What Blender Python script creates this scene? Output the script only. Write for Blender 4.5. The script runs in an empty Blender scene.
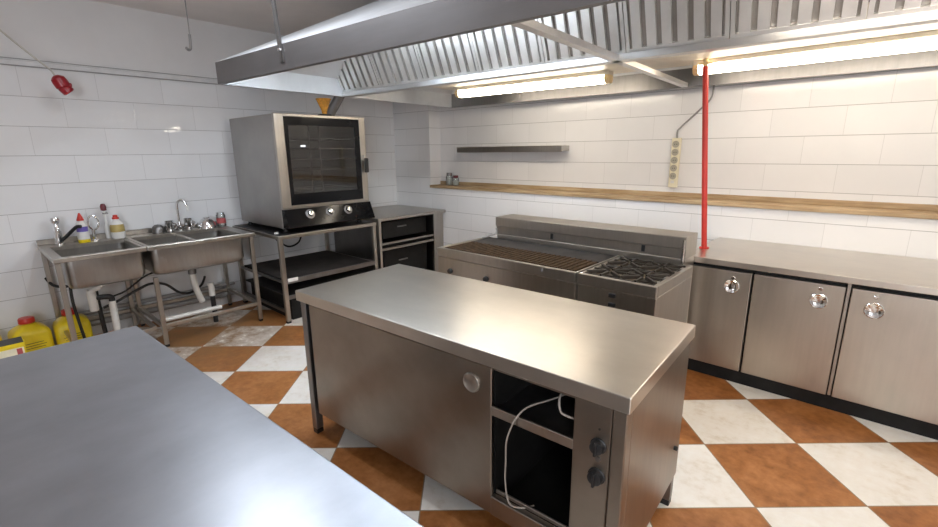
import bpy, bmesh, math, random
from mathutils import Vector, Matrix
PI = math.pi
random.seed(7)
scn = bpy.context.scene
COL = scn.collection

# ------------------------------------------------------------------ materials
def new_mat(name):
    m = bpy.data.materials.new(name); m.use_nodes = True
    nt = m.node_tree
    return m, nt, nt.nodes['Principled BSDF']

def N(nt, t, **kw):
    n = nt.nodes.new(t)
    for k, v in kw.items(): setattr(n, k, v)
    return n

def mathn(nt, op, a, b=None, c=None):
    n = N(nt, 'ShaderNodeMath', operation=op)
    for i, v in enumerate((a, b, c)):
        if v is None: continue
        if isinstance(v, (int, float)): n.inputs[i].default_value = v
        else: nt.links.new(v, n.inputs[i])
    return n.outputs[0]

def ramp(nt, fac, stops):
    r = N(nt, 'ShaderNodeValToRGB')
    els = r.color_ramp.elements
    while len(els) < len(stops): els.new(0.5)
    for e, (p, c) in zip(els, stops):
        e.position = p; e.color = (*c, 1) if len(c) == 3 else c
    nt.links.new(fac, r.inputs[0])
    return r.outputs[0]

def noise(nt, scale, detail=4, rough=.55, vec=None, stretch=None):
    n = N(nt, 'ShaderNodeTexNoise')
    n.inputs['Scale'].default_value = scale
    n.inputs['Detail'].default_value = detail
    n.inputs['Roughness'].default_value = rough
    if vec is None:
        tc = N(nt, 'ShaderNodeTexCoord'); vec = tc.outputs['Object']
    if stretch:
        mp = N(nt, 'ShaderNodeMapping'); mp.inputs['Scale'].default_value = stretch
        nt.links.new(vec, mp.inputs['Vector']); vec = mp.outputs[0]
    nt.links.new(vec, n.inputs['Vector'])
    return n.outputs['Fac']

def steel(name, col, rough=.3, var=.08, stretch=(2, 60, 60), bump=.02, smudge=.12, metal=1.0):
    m, nt, b = new_mat(name)
    b.inputs['Metallic'].default_value = metal
    f1 = noise(nt, 1.0, 3, .6, None, stretch)
    f2 = noise(nt, 2.6, 5, .6)
    k = smudge
    f3 = noise(nt, 9.0, 6, .65, None, tuple(max(.4, v*.06) for v in stretch))
    fc = mathn(nt, 'ADD', mathn(nt, 'ADD', mathn(nt, 'MULTIPLY', f2, .45), mathn(nt, 'MULTIPLY', f1, .25)), mathn(nt, 'MULTIPLY', f3, .30))
    c = ramp(nt, fc, [(.36, tuple(x*(1-k*1.5) for x in col)), (.64, tuple(min(1, x*(1+k)) for x in col))])
    nt.links.new(c, b.inputs['Base Color'])
    r = mathn(nt, 'MULTIPLY_ADD', f1, var*2, rough-var)
    r = mathn(nt, 'MULTIPLY_ADD', f2, var*1.4, r)
    r = mathn(nt, 'SUBTRACT', r, var*.7)
    nt.links.new(r, b.inputs['Roughness'])
    if bump:
        bp = N(nt, 'ShaderNodeBump'); bp.inputs['Strength'].default_value = bump
        bp.inputs['Distance'].default_value = .01
        nt.links.new(f1, bp.inputs['Height']); nt.links.new(bp.outputs[0], b.inputs['Normal'])
    return m

def plain(name, col, rough=.5, metal=0, var=.06, scale=14, **kw):
    m, nt, b = new_mat(name)
    f = noise(nt, scale, 3)
    c = ramp(nt, f, [(.3, tuple(max(0, x*(1-var)) for x in col)), (.7, tuple(min(1, x*(1+var)) for x in col))])
    nt.links.new(c, b.inputs['Base Color'])
    b.inputs['Roughness'].default_value = rough
    b.inputs['Metallic'].default_value = metal
    for k, v in kw.items(): b.inputs[k].default_value = v
    return m

def glow(name, col, strength):
    m, nt, b = new_mat(name)
    b.inputs['Base Color'].default_value = (*col, 1)
    b.inputs['Emission Color'].default_value = (*col, 1)
    b.inputs['Emission Strength'].default_value = strength
    return m

def tile_wall(name, horiz, width, height, u0, z0, col=(.83, .83, .835), gl=.035):
    """glossy white wall tiles in running bond, laid out along world axis `horiz`"""
    m, nt, b = new_mat(name)
    geo = N(nt, 'ShaderNodeNewGeometry')
    sp = N(nt, 'ShaderNodeSeparateXYZ'); nt.links.new(geo.outputs['Position'], sp.inputs[0])
    u = mathn(nt, 'SUBTRACT', sp.outputs['XYZ'.index(horiz)], u0)
    z = mathn(nt, 'SUBTRACT', sp.outputs['Z'.replace('Z', 'Z')], z0)
    row = mathn(nt, 'FLOOR', mathn(nt, 'DIVIDE', z, height))
    odd = mathn(nt, 'MODULO', mathn(nt, 'ADD', row, 100), 2)
    uu = mathn(nt, 'ADD', mathn(nt, 'DIVIDE', u, width), mathn(nt, 'MULTIPLY', odd, .5))
    zz = mathn(nt, 'DIVIDE', z, height)
    def dist(x, size):
        fr = mathn(nt, 'FRACT', mathn(nt, 'ADD', x, 200))
        d = mathn(nt, 'SUBTRACT', .5, mathn(nt, 'ABSOLUTE', mathn(nt, 'SUBTRACT', fr, .5)))
        return mathn(nt, 'MULTIPLY', d, size)
    du = dist(uu, width); dz = dist(zz, height)
    lu = mathn(nt, 'LESS_THAN', du, .0016)
    lz = mathn(nt, 'LESS_THAN', dz, .0022)
    line = mathn(nt, 'MAXIMUM', mathn(nt, 'MULTIPLY', lu, .45), lz)
    cell = N(nt, 'ShaderNodeCombineXYZ')
    nt.links.new(mathn(nt, 'FLOOR', uu), cell.inputs[0]); nt.links.new(row, cell.inputs[1])
    wn = N(nt, 'ShaderNodeTexWhiteNoise'); nt.links.new(cell.outputs[0], wn.inputs['Vector'])
    tint = mathn(nt, 'MULTIPLY_ADD', wn.outputs['Value'], .05, .96)
    f = noise(nt, 3.0, 4, .6, geo.outputs['Position'])
    tint = mathn(nt, 'MULTIPLY', tint, mathn(nt, 'MULTIPLY_ADD', f, .08, .95))
    base = N(nt, 'ShaderNodeMix', data_type='RGBA', blend_type='MULTIPLY')
    base.inputs[0].default_value = 1
    base.inputs[6].default_value = (*col, 1)
    cg = N(nt, 'ShaderNodeCombineColor')
    for i in range(3): nt.links.new(tint, cg.inputs[i])
    nt.links.new(cg.outputs[0], base.inputs[7])
    mx = N(nt, 'ShaderNodeMix', data_type='RGBA')
    nt.links.new(line, mx.inputs[0]); nt.links.new(base.outputs[2], mx.inputs[6])
    mx.inputs[7].default_value = (.40, .39, .385, 1)
    nt.links.new(mx.outputs[2], b.inputs['Base Color'])
    nt.links.new(mathn(nt, 'MULTIPLY_ADD', line, .5, gl), b.inputs['Roughness'])
    # every tile sits at a slightly different tilt, so reflections break at the joints
    bp = N(nt, 'ShaderNodeBump'); bp.inputs['Strength'].default_value = .10; bp.inputs['Distance'].default_value = .002
    hgt = mathn(nt, 'MINIMUM', mathn(nt, 'MINIMUM', du, dz), .006)
    nt.links.new(mathn(nt, 'MULTIPLY', hgt, 150), bp.inputs['Height'])
    nt.links.new(bp.outputs[0], b.inputs['Normal'])
    return m

def floor_mat():
    m, nt, b = new_mat('checker_floor_tiles')
    geo = N(nt, 'ShaderNodeNewGeometry')
    sp = N(nt, 'ShaderNodeSeparateXYZ'); nt.links.new(geo.outputs['Position'], sp.inputs[0])
    gx, gy, gr, w, h = -4.0829, 1.8843, .7323, .5134, .4692
    dx = mathn(nt, 'SUBTRACT', sp.outputs[0], gx); dy = mathn(nt, 'SUBTRACT', sp.outputs[1], gy)
    c, s = math.cos(gr), math.sin(gr)
    a = mathn(nt, 'DIVIDE', mathn(nt, 'ADD', mathn(nt, 'MULTIPLY', dx, c), mathn(nt, 'MULTIPLY', dy, s)), w)
    r = mathn(nt, 'DIVIDE', mathn(nt, 'SUBTRACT', mathn(nt, 'MULTIPLY', dx, s), mathn(nt, 'MULTIPLY', dy, c)), h)
    a = mathn(nt, 'ADD', a, 200); r = mathn(nt, 'ADD', r, 200)
    fa, fr = mathn(nt, 'FLOOR', a), mathn(nt, 'FLOOR', r)
    par = mathn(nt, 'MODULO', mathn(nt, 'ADD', fa, fr), 2)      # 0 = brown
    def dist(x, fl, size):
        q = mathn(nt, 'SUBTRACT', x, fl)
        d = mathn(nt, 'SUBTRACT', .5, mathn(nt, 'ABSOLUTE', mathn(nt, 'SUBTRACT', q, .5)))
        return mathn(nt, 'MULTIPLY', d, size)
    d = mathn(nt, 'MINIMUM', dist(a, fa, w), dist(r, fr, h))
    line = mathn(nt, 'LESS_THAN', d, .003)
    cell = N(nt, 'ShaderNodeCombineXYZ'); nt.links.new(fa, cell.inputs[0]); nt.links.new(fr, cell.inputs[1])
    wn = N(nt, 'ShaderNodeTexWhiteNoise'); nt.links.new(cell.outputs[0], wn.inputs['Vector'])
    f1 = noise(nt, 5.5, 6, .62, geo.outputs['Position'])
    f2 = noise(nt, 22, 5, .6, geo.outputs['Position'])
    mixf = mathn(nt, 'ADD', mathn(nt, 'MULTIPLY', f1, .65), mathn(nt, 'MULTIPLY', f2, .35))
    mixf = mathn(nt, 'ADD', mixf, mathn(nt, 'MULTIPLY_ADD', wn.outputs['Value'], .1, -.05))
    br = ramp(nt, mixf, [(.34, (.25, .085, .020)), (.5, (.37, .142, .040)), (.66, (.47, .20, .07))])
    wh = ramp(nt, mixf, [(.30, (.74, .67, .57)), (.44, (.85, .80, .73)), (.66, (.90, .87, .82))])
    mx = N(nt, 'ShaderNodeMix', data_type='RGBA')
    nt.links.new(par, mx.inputs[0]); nt.links.new(br, mx.inputs[6]); nt.links.new(wh, mx.inputs[7])
    # worn, dirty patch of floor around the sinks
    ex = mathn(nt, 'DIVIDE', mathn(nt, 'ADD', sp.outputs[0], 4.5), 1.1)
    ey = mathn(nt, 'DIVIDE', mathn(nt, 'SUBTRACT', sp.outputs[1], 1.3), 1.0)
    rr = mathn(nt, 'SQRT', mathn(nt, 'ADD', mathn(nt, 'MULTIPLY', ex, ex), mathn(nt, 'MULTIPLY', ey, ey)))
    near = N(nt, 'ShaderNodeMapRange'); nt.links.new(rr, near.inputs[0])
    near.inputs[1].default_value = 1.0; near.inputs[2].default_value = .35
    f3 = noise(nt, 9, 6, .7, geo.outputs['Position'])
    dirt = mathn(nt, 'MULTIPLY', near.outputs[0], mathn(nt, 'MULTIPLY', mathn(nt, 'GREATER_THAN', f3, .38), mathn(nt, 'MULTIPLY_ADD', f3, 2.4, -.5)))
    dm = N(nt, 'ShaderNodeMix', data_type='RGBA'); nt.links.new(dirt, dm.inputs[0])
    nt.links.new(mx.outputs[2], dm.inputs[6]); dm.inputs[7].default_value = (.27, .14, .05, 1)
    mg = N(nt, 'ShaderNodeMix', data_type='RGBA'); nt.links.new(line, mg.inputs[0])
    nt.links.new(dm.outputs[2], mg.inputs[6]); mg.inputs[7].default_value = (.30, .21, .13, 1)
    nt.links.new(mg.outputs[2], b.inputs['Base Color'])
    nt.links.new(mathn(nt, 'MULTIPLY_ADD', f1, .25, .26), b.inputs['Roughness'])
    bp = N(nt, 'ShaderNodeBump'); bp.inputs['Strength'].default_value = .3; bp.inputs['Distance'].default_value = .002
    nt.links.new(mathn(nt, 'MULTIPLY', mathn(nt, 'MINIMUM', d, .006), 150), bp.inputs['Height'])
    nt.links.new(bp.outputs[0], b.inputs['Normal'])
    return m

def wood_mat():
    m, nt, b = new_mat('ledge_wood')
    f = noise(nt, 1, 5, .6, None, (3, 30, 40)); f2 = noise(nt, 1.7, 3)
    k = mathn(nt, 'ADD', mathn(nt, 'MULTIPLY', f, .7), mathn(nt, 'MULTIPLY', f2, .3))
    nt.links.new(ramp(nt, k, [(.35, (.26, .16, .075)), (.5, (.42, .29, .16)), (.65, (.55, .41, .25))]), b.inputs['Base Color'])
    b.inputs['Roughness'].default_value = .55
    return m

def glass_mat(name, tint=(1, 1, 1), rough=.02, gloss=.12):
    m, nt, b = new_mat(name)
    nt.nodes.remove(b)
    out = nt.nodes['Material Output']
    t = N(nt, 'ShaderNodeBsdfTransparent'); t.inputs[0].default_value = (*tint, 1)
    g = N(nt, 'ShaderNodeBsdfGlossy'); g.inputs['Roughness'].default_value = rough
    fr = N(nt, 'ShaderNodeLayerWeight'); fr.inputs[0].default_value = .35
    fac = mathn(nt, 'MULTIPLY_ADD', fr.outputs['Fresnel'], .75, gloss)
    mx = N(nt, 'ShaderNodeMixShader')
    nt.links.new(fac, mx.inputs[0]); nt.links.new(t.outputs[0], mx.inputs[1]); nt.links.new(g.outputs[0], mx.inputs[2])
    nt.links.new(mx.outputs[0], out.inputs['Surface'])
    return m

M = {}
M['top'] = steel('steel_worktop', (.63, .585, .525), .31, .04, (3, 8, 8), .0, .075)
M['table'] = steel('steel_table_top', (.42, .44, .48), .36, .035, (9, 5, 5), .0, .10)
M['steel'] = steel('steel_brushed', (.46, .43, .39), .33, .06, (60, 60, 2), .01, .10)
M['door'] = steel('steel_door', (.50, .455, .395), .36, .05, (50, 50, 1.5), .01, .06)
M['island'] = steel('steel_island_panel', (.32, .28, .24), .36, .05, (3, 40, 3), .01, .14)
M['dull'] = steel('steel_dull', (.27, .262, .258), .42, .07, (40, 40, 3), .0, .12)
M['ovenside'] = steel('steel_oven_side', (.34, .325, .31), .38, .05, (3, 40, 3), .0, .10)
M['basin'] = steel('steel_basin', (.36, .35, .335), .30, .05, (40, 40, 3), .0, .10)
M['hood'] = steel('steel_hood_lip', (.27, .262, .265), .5, .05, (2, 40, 40), .0, .06)
M['hoodin'] = steel('steel_hood_inside', (.78, .80, .82), .60, .05, (3, 3, 3), .0, .08, .55)
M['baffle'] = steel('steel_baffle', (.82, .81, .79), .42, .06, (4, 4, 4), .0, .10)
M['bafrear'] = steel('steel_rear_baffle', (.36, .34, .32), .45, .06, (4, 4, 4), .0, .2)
M['grease'] = plain('greasy_duct', (.035, .03, .026), .6)
M['rail'] = steel('steel_gutter', (.60, .59, .58), .32, .05, (3, 30, 30), .0, .08)
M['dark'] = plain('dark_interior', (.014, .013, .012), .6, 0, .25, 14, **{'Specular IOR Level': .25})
M['blk'] = plain('black_plastic', (.016, .016, .017), .38)
M['rub'] = plain('black_rubber_hose', (.018, .017, .016), .5)
M['cast'] = plain('cast_iron', (.045, .036, .028), .55, .3, .3, 30)
M['rust'] = plain('burnt_grill_bars', (.060, .036, .020), .7, .0, .5, 30, **{'Specular IOR Level': .15})
M['plate'] = plain('dark_griddle', (.045, .040, .038), .6, 0, .25, 8, **{'Specular IOR Level': .06})
M['pan'] = plain('burner_well', (.30, .23, .15), .45, .5, .35, 22)
M['chrome'] = steel('chrome', (.80, .80, .80), .10, .03, (4, 4, 4), .0, .03)
M['white'] = plain('white_plastic', (.80, .79, .76), .35)
M['pvc'] = plain('white_drain_plastic', (.74, .72, .68), .4)
M['cream'] = plain('cream_plastic', (.80, .74, .55), .4)
M['sock'] = plain('socket_grey', (.42, .39, .31), .5)
M['yellow'] = plain('yellow_plastic', (.80, .60, .015), .32)
M['red'] = plain('red_cap_plastic', (.55, .035, .02), .35)
M['redpole'] = plain('red_painted_metal', (.56, .035, .022), .32)
M['plug'] = plain('red_plug_plastic', (.33, .008, .016), .28)
M['maroon'] = plain('dark_red_plastic', (.13, .012, .02), .35)
M['purple'] = plain('purple_label', (.16, .12, .45), .4)
M['gold'] = plain('gold_label', (.48, .36, .12), .4)
M['redlabel'] = plain('red_label', (.45, .08, .08), .4)
M['amber'] = glass_mat('amber_glass', (1.0, .66, .22), .05, .10)
M['amberp'] = plain('amber_plastic', (.80, .36, .06), .25, 0, .3, 30)
M['clear'] = glass_mat('clear_glass', (.90, .94, .93), .03, .12)
M['ovenglass'] = glass_mat('oven_window_glass', (.55, .55, .56), .03, .02)
M['ovenblk'] = plain('black_oven_glass', (.006, .006, .007), .12, 0, .06, 14, **{'Specular IOR Level': .2})
M['rack'] = steel('rack_wire', (.55, .53, .5), .25, .04, (3, 3, 3), .0, .1)
M['wood'] = wood_mat()
M['plaster'] = plain('painted_plaster', (.74, .73, .725), .6, 0, .03, 3)
M['ceil'] = plain('ceiling_paint', (.84, .80, .775), .7, 0, .04, 3)
M['trunk'] = plain('white_trunking', (.66, .66, .66), .45)
M['cable'] = plain('beige_cable', (.55, .52, .46), .5)
M['cord'] = plain('pale_grey_cord', (.42, .37, .32), .45)
M['conduit'] = plain('grey_conduit', (.30, .29, .28), .45)
M['tube'] = glow('tube_diffuser', (1.0, .89, .73), 12.5)
M['tubefill'] = glow('fill_tube_diffuser', (1.0, .90, .77), 22)  # glow of the added fill lamp inside the hood
M['tubecool'] = glow('cool_tube_diffuser', (.78, .89, 1.0), 40)
M['tubecap'] = plain('yellowed_plastic', (.80, .62, .32), .4)
M['fixture'] = plain('fixture_white', (.75, .70, .60), .45)
M['floor'] = floor_mat()
M['tile_left'] = tile_wall('wall_tiles_left', 'Y', .49, .229, .757, 1.371)
M['tile_back'] = tile_wall('wall_tiles_back', 'X', .464, .2105, -.525, 1.479, (.85, .84, .84), .17)

# ------------------------------------------------------------------ geometry
class MB:
    def __init__(s): s.bm = bmesh.new()
    def box(s, x0, x1, y0, y1, z0, z1, bev=0, seg=1):
        r = bmesh.ops.create_cube(s.bm, size=1)
        vs = r['verts']
        for v in vs:
            v.co = Vector(((x0+x1)/2+v.co.x*(x1-x0), (y0+y1)/2+v.co.y*(y1-y0), (z0+z1)/2+v.co.z*(z1-z0)))
        if bev:
            es = list({e for v in vs for e in v.link_edges})
            bmesh.ops.bevel(s.bm, geom=es, offset=bev, segments=seg, affect='EDGES', profile=.5)
        return s
    def hexa(s, p):
        """eight corners: bottom ring 0-3, top ring 4-7"""
        v = [s.bm.verts.new(q) for q in p]
        for f in ((3, 2, 1, 0), (4, 5, 6, 7), (0, 1, 5, 4), (1, 2, 6, 5), (2, 3, 7, 6), (3, 0, 4, 7)):
            s.bm.faces.new([v[i] for i in f])
        return s
    def rings(s, rings, cap0=True, cap1=True, close=False):
        vr = [[s.bm.verts.new(q) for q in r] for r in rings]
        n = len(vr[0])
        pairs = list(zip(vr[:-1], vr[1:])) + ([(vr[-1], vr[0])] if close else [])
        for a, b in pairs:
            for i in range(n):
                s.bm.faces.new((a[i], a[(i+1) % n], b[(i+1) % n], b[i]))
        if not close:
            if cap0: s.bm.faces.new(list(reversed(vr[0])))
            if cap1: s.bm.faces.new(vr[-1])
        return s
    def tube(s, pts, r, seg=8, caps=True):
        pts = [Vector(p) for p in pts]
        rad = r if isinstance(r, (list, tuple)) else [r]*len(pts)
        out = []; up = None
        for i, p in enumerate(pts):
            d = (pts[min(i+1, len(pts)-1)]-pts[max(i-1, 0)]).normalized()
            if up is None:
                up = d.orthogonal().normalized()
            else:
                up = (up-d*up.dot(d))
                up = up.normalized() if up.length > 1e-6 else d.orthogonal().normalized()
            w = d.cross(up)
            out.append([p+(up*math.cos(2*PI*k/seg)+w*math.sin(2*PI*k/seg))*rad[i] for k in range(seg)])
        return s.rings(out, caps, caps)
    def cyl(s, a, b, r, seg=16, r2=None): return s.tube([a, b], [r, r if r2 is None else r2], seg)
    def lathe(s, c, prof, axis='Z', seg=20, cap0=True, cap1=True):
        """prof: (radius, height) pairs measured along axis from c"""
        c = Vector(c)
        ax = {'Z': (Vector((1, 0, 0)), Vector((0, 1, 0)), Vector((0, 0, 1))),
              'X': (Vector((0, 1, 0)), Vector((0, 0, 1)), Vector((1, 0, 0))),
              '-Y': (Vector((1, 0, 0)), Vector((0, 0, 1)), Vector((0, -1, 0)))}[axis] if isinstance(axis, str) else axis
        u, w, a = ax
        return s.rings([[c+a*h+(u*math.cos(2*PI*k/seg)+w*math.sin(2*PI*k/seg))*max(r, 1e-4) for k in range(seg)] for r, h in prof], cap0, cap1)
    def prism(s, poly, axis, a, b):
        """extrude a 2-D outline along an axis from a to b"""
        def P(q, t):
            return {'X': (t, q[0], q[1]), 'Y': (q[0], t, q[1]), 'Z': (q[0], q[1], t)}[axis]
        return s.rings([[P(q, a) for q in poly], [P(q, b) for q in poly]])
    def build(s, name, mat, parent=None, smooth=False, local=False):
        if parent is not None and not local:
            f = FR[root_of(parent).name]
            s.bm.transform(f.inverted())
        bmesh.ops.recalc_face_normals(s.bm, faces=s.bm.faces[:])
        me = bpy.data.meshes.new(name); s.bm.to_mesh(me); s.bm.free()
        for m in (mat if isinstance(mat, (list, tuple)) else [mat]): me.materials.append(m)
        if smooth:
            for p in me.polygons: p.use_smooth = True
        o = bpy.data.objects.new(name, me); COL.objects.link(o)
        if smooth:
            try: me.set_sharp_from_angle(angle=math.radians(38))
            except Exception: pass
        if parent is not None: o.parent = parent
        return o

FR = {}
def root_of(o):
    while o.parent is not None: o = o.parent
    return o
def thing(name, label, cat, loc=(0, 0, 0), rz=0, group=None):
    o = bpy.data.objects.new(name, None); COL.objects.link(o)
    o.empty_display_size = .1
    o.location = loc; o.rotation_euler = (0, 0, rz)
    FR[o.name] = Matrix.Translation(loc) @ Matrix.Rotation(rz, 4, 'Z')
    tag(o, label, cat, group)
    return o
def tag(o, label, cat, group=None):
    o['label'] = label; o['category'] = cat
    if group: o['group'] = group
    return o
def struct(o): o['kind'] = 'structure'; return o
def children(o): return [c for c in COL.objects if c.parent == o]
def copy_tree(o, parent=None):
    c = o.copy(); COL.objects.link(c)
    if parent is not None: c.parent = parent
    for ch in children(o): copy_tree(ch, c)
    return c
def smooth_path(pts, n=6):
    pts = [Vector(p) for p in pts]; out = []
    for i in range(len(pts)-1):
        p0 = pts[max(i-1, 0)]; p1 = pts[i]; p2 = pts[i+1]; p3 = pts[min(i+2, len(pts)-1)]
        for k in range(n):
            t = k/n
            out.append(.5*((2*p1)+(p2-p0)*t+(2*p0-5*p1+4*p2-p3)*t*t+(3*p1-p0-3*p2+p3)*t**3))
    return out+[pts[-1]]
def rrect(x0, x1, y0, y1, r, z, n=4):
    out = []
    for cx, cy, a0 in ((x1-r, y1-r, 0), (x0+r, y1-r, 90), (x0+r, y0+r, 180), (x1-r, y0+r, 270)):
        for k in range(n+1):
            a = math.radians(a0+90*k/n); out.append((cx+r*math.cos(a), cy+r*math.sin(a), z))
    return out

# ------------------------------------------------------------------ room
XL, YB1, YB2, XR, YF, ZC = -5.2, 4.25, 4.45, 3.5, -2.2, 2.86
LEDZ = 1.140
struct(MB().box(XL-.1, XR+.1, YF-.1, YB2+.1, -.08, 0).build('floor', M['floor']))
struct(MB().box(XL-.1, XR+.1, YF-.1, YB2+.1, ZC, ZC+.08).build('ceiling', M['ceil']))
wl = struct(MB().box(XL-.1, XL, YF-.1, YB2+.1, 0, 2.287).build('wall_left', M['tile_left']))
struct(MB().box(XL-.1, XL, YF-.1, YB2+.1, 2.287, ZC).build('wall_left_upper', M['plaster']))
wb = MB()
wb.box(XL, XR, YB1, YB2, 0, LEDZ)                      # thicker lower half below the ledge
wb.box(XL, -4.49, YB1, YB2, LEDZ, ZC)                  # boxed-in corner column
wb.box(XL-.1, XR+.1, YB2, YB2+.1, 0, ZC)
struct(wb.build('wall_back', M['tile_back']))
struct(MB().box(XR, XR+.1, YF-.1, YB2+.1, 0, ZC).build('wall_right', M['plaster']))
struct(MB().box(XL-.1, XR+.1, YF-.1, YF, 0, ZC).build('wall_front', M['plaster']))
t = MB()
t.box(XL, XL+.018, YF, YB1, 2.287, 2.330, .003)
t.box(XL, XL+.022, YF, YB1, 2.322, 2.332, .002)
struct(t.build('trim_1', M['trunk']))
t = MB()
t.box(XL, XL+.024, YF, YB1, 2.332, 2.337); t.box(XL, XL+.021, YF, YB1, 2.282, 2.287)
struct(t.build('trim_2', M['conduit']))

# ------------------------------------------------------------------ wooden ledge on the back wall
led = thing('wooden_ledge', 'long narrow wooden ledge running along the white tiled back wall', 'ledge', (-1.1, YB2, LEDZ))
MB().box(-4.49, XR, YB1-.022, YB2, LEDZ+.0005, LEDZ+.036, .004).build('ledge_board', M['wood'], led)
MB().box(-4.489, XR, YB2-.022, YB2-.001, LEDZ+.036, LEDZ+.078, .003).build('upstand', M['wood'], led)

# steel wall shelf
sh = thing('wall_shelf', 'short stainless steel shelf fixed high on the back wall above the ledge', 'shelf', (-3.32, YB2, 1.59))
MB().box(-4.05, -2.56, 4.295, YB2, 1.642, 1.652, .001).build('shelf_plate', M['steel'], sh)
MB().prism([(4.297, 1.650), (4.303, 1.650), (4.303, 1.588), (4.297, 1.588)], 'X', -4.05, -2.56).build('front_lip', M['steel'], sh)
for x in (-4.05, -2.564):
    MB().prism([(4.303, 1.645), (YB2-.001, 1.645), (YB2-.001, 1.60), (4.303, 1.60)], 'X', x, x+.004).build('end_bracket', M['steel'], sh)

# jars on the ledge
def jar(x, y, r, h, lidmat, label):
    z = LEDZ+.036
    j = thing('glass_jar', label, 'jar', (x, y, z), 0, 'jars on the wooden ledge')
    MB().lathe((x, y, z), [(r*.85, 0.001), (r, .01), (r, h*.72), (r*.72, h*.80), (r*.72, h*.84)], 'Z', 20).build('jar_body', M['clear'], j, True)
    MB().lathe((x, y, z), [(r*.82, .006), (r*.88, .012), (r*.88, h*.45), (r*.8, h*.46)], 'Z', 16).build('contents', M['pvc'], j, True)
    MB().lathe((x, y, z), [(r*.80, h*.80), (r*.80, h), (r*.70, h+.004)], 'Z', 20).build('lid', lidmat, j, True)
jar(-4.235, 4.345, .046, .155, M['dull'], 'taller glass jar with grey lid at the left end of the ledge')
jar(-4.115, 4.335, .044, .125, M['maroon'], 'shorter glass jar with dark red lid beside the grey lidded jar')

# socket strip and its conduit
ss = thing('socket_strip', 'cream vertical power strip of six sockets on the back wall', 'power strip', (-1.46, YB2, 1.27))
MB().box(-1.497, -1.422, YB2-.04, YB2, 1.262, 1.70, .006, 2).build('strip_body', M['cream'], ss)
for k in range(5):
    z = 1.645-k*.070
    MB().lathe((-1.46, YB2-.0402, z), [(.030, 0), (.030, .003), (.026, .003), (.024, .0008), (.0005, .0008)], '-Y', 20, False).build('socket', M['sock'], ss, True)
    s = MB()
    for dx in (-.009, .009): s.cyl((-1.46+dx, YB2-.0409, z), (-1.46+dx, YB2-.042, z), .004, 8)
    s.build('pin_holes', M['blk'], ss)
MB().box(-1.476, -1.444, YB2-.043, YB2-.040, 1.300, 1.325, .001).build('switch', M['pvc'], ss)
cd = MB().tube(smooth_path([(-1.462, YB2-.014, 1.70), (-1.464, YB2-.014, 1.755), (-1.44, YB2-.014, 1.79), (-1.27, YB2-.014, 1.955), (-1.215, YB2-.014, 2.02), (-1.204, YB2-.014, 2.10), (-1.204, YB2-.014, 2.40)]), .0075, 10).build('cable_conduit', M['conduit'], None, True)
tag(cd, 'thin grey conduit rising from the power strip up the wall behind the red pole', 'conduit')

# ------------------------------------------------------------------ red pole
rp = thing('red_pole', 'slim bright red pole standing on the steel counter up to the hood', 'pole', (-.952, 3.685, .88))
pb, pt = Vector((-.945, 3.685, .881)), Vector((-1.062, 3.665, 2.16))
MB().tube([pb, pt], .019, 16).build('pole_tube', M['redpole'], rp, True)
MB().lathe(pb, [(.034, 0), (.034, .008), (.024, .01)], 'Z', 18).build('foot', M['redpole'], rp, True)
c = MB(); c.tube([pt-Vector((-.002, 0, .02)), pt+Vector((-.005, 0, .050))], .016, 12)
c.box(pt.x-.045, pt.x+.045, pt.y-.012, pt.y+.012, pt.z+.012, pt.z+.024, .002)
c.build('clamp', M['tubecap'], rp)

# ------------------------------------------------------------------ refrigerated counter
fr = thing('refrigerated_counter', 'long stainless steel undercounter fridge with round door pulls along back wall', 'fridge', (0, 3.8, 0))
MB().box(-.985, 1.15, 3.350, 4.245, .840, .880, .004, 2).build('worktop', M['top'], fr)
MB().box(-.955, 1.13, 3.428, 4.235, .105, .838, .004).build('carcass', M['dull'], fr)
MB().box(-.953, 1.128, 3.4245, 3.4278, .107, .838).build('gap_shade', M['dark'], fr)  # black sheet behind the doors, standing in for shade in the gaps
MB().box(-.95, 1.12, 3.440, 4.2, .0, .104).build('plinth', M['dark'], fr)
for x in (-.079, .443): MB().box(x, x+.018, 3.402, 3.4243, .110, .838, .002).build('mullion', M['steel'], fr)
def fridge_door(x0, x1, hx, lx, hz, lz):
    d = MB().box(x0, x1, 3.385, 3.424, .112, .808, .004, 2).build('door', M['door'], fr)
    MB().lathe((hx, 3.3845, hz), [(.047, 0), (.046, .008), (.042, .011), (.038, .009), (.030, .0035), (.016, .0012), (.001, .001)], '-Y', 32, False).build('round_pull', M['chrome'], d, True)
    MB().lathe((lx, 3.3845, lz), [(.0115, 0), (.0115, .004), (.009, .006), (.002, .006)], '-Y', 16).build('lock', M['chrome'], d, True)
fridge_door(-.945, -.563, -.672, -.669, .702, .761)
fridge_door(-.551, -.084, -.200, -.199, .700, .776)
fridge_door(-.056, .436, .056, .054, .697, .776)
fridge_door(.468, .95, .60, .60, .700, .776)

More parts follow.
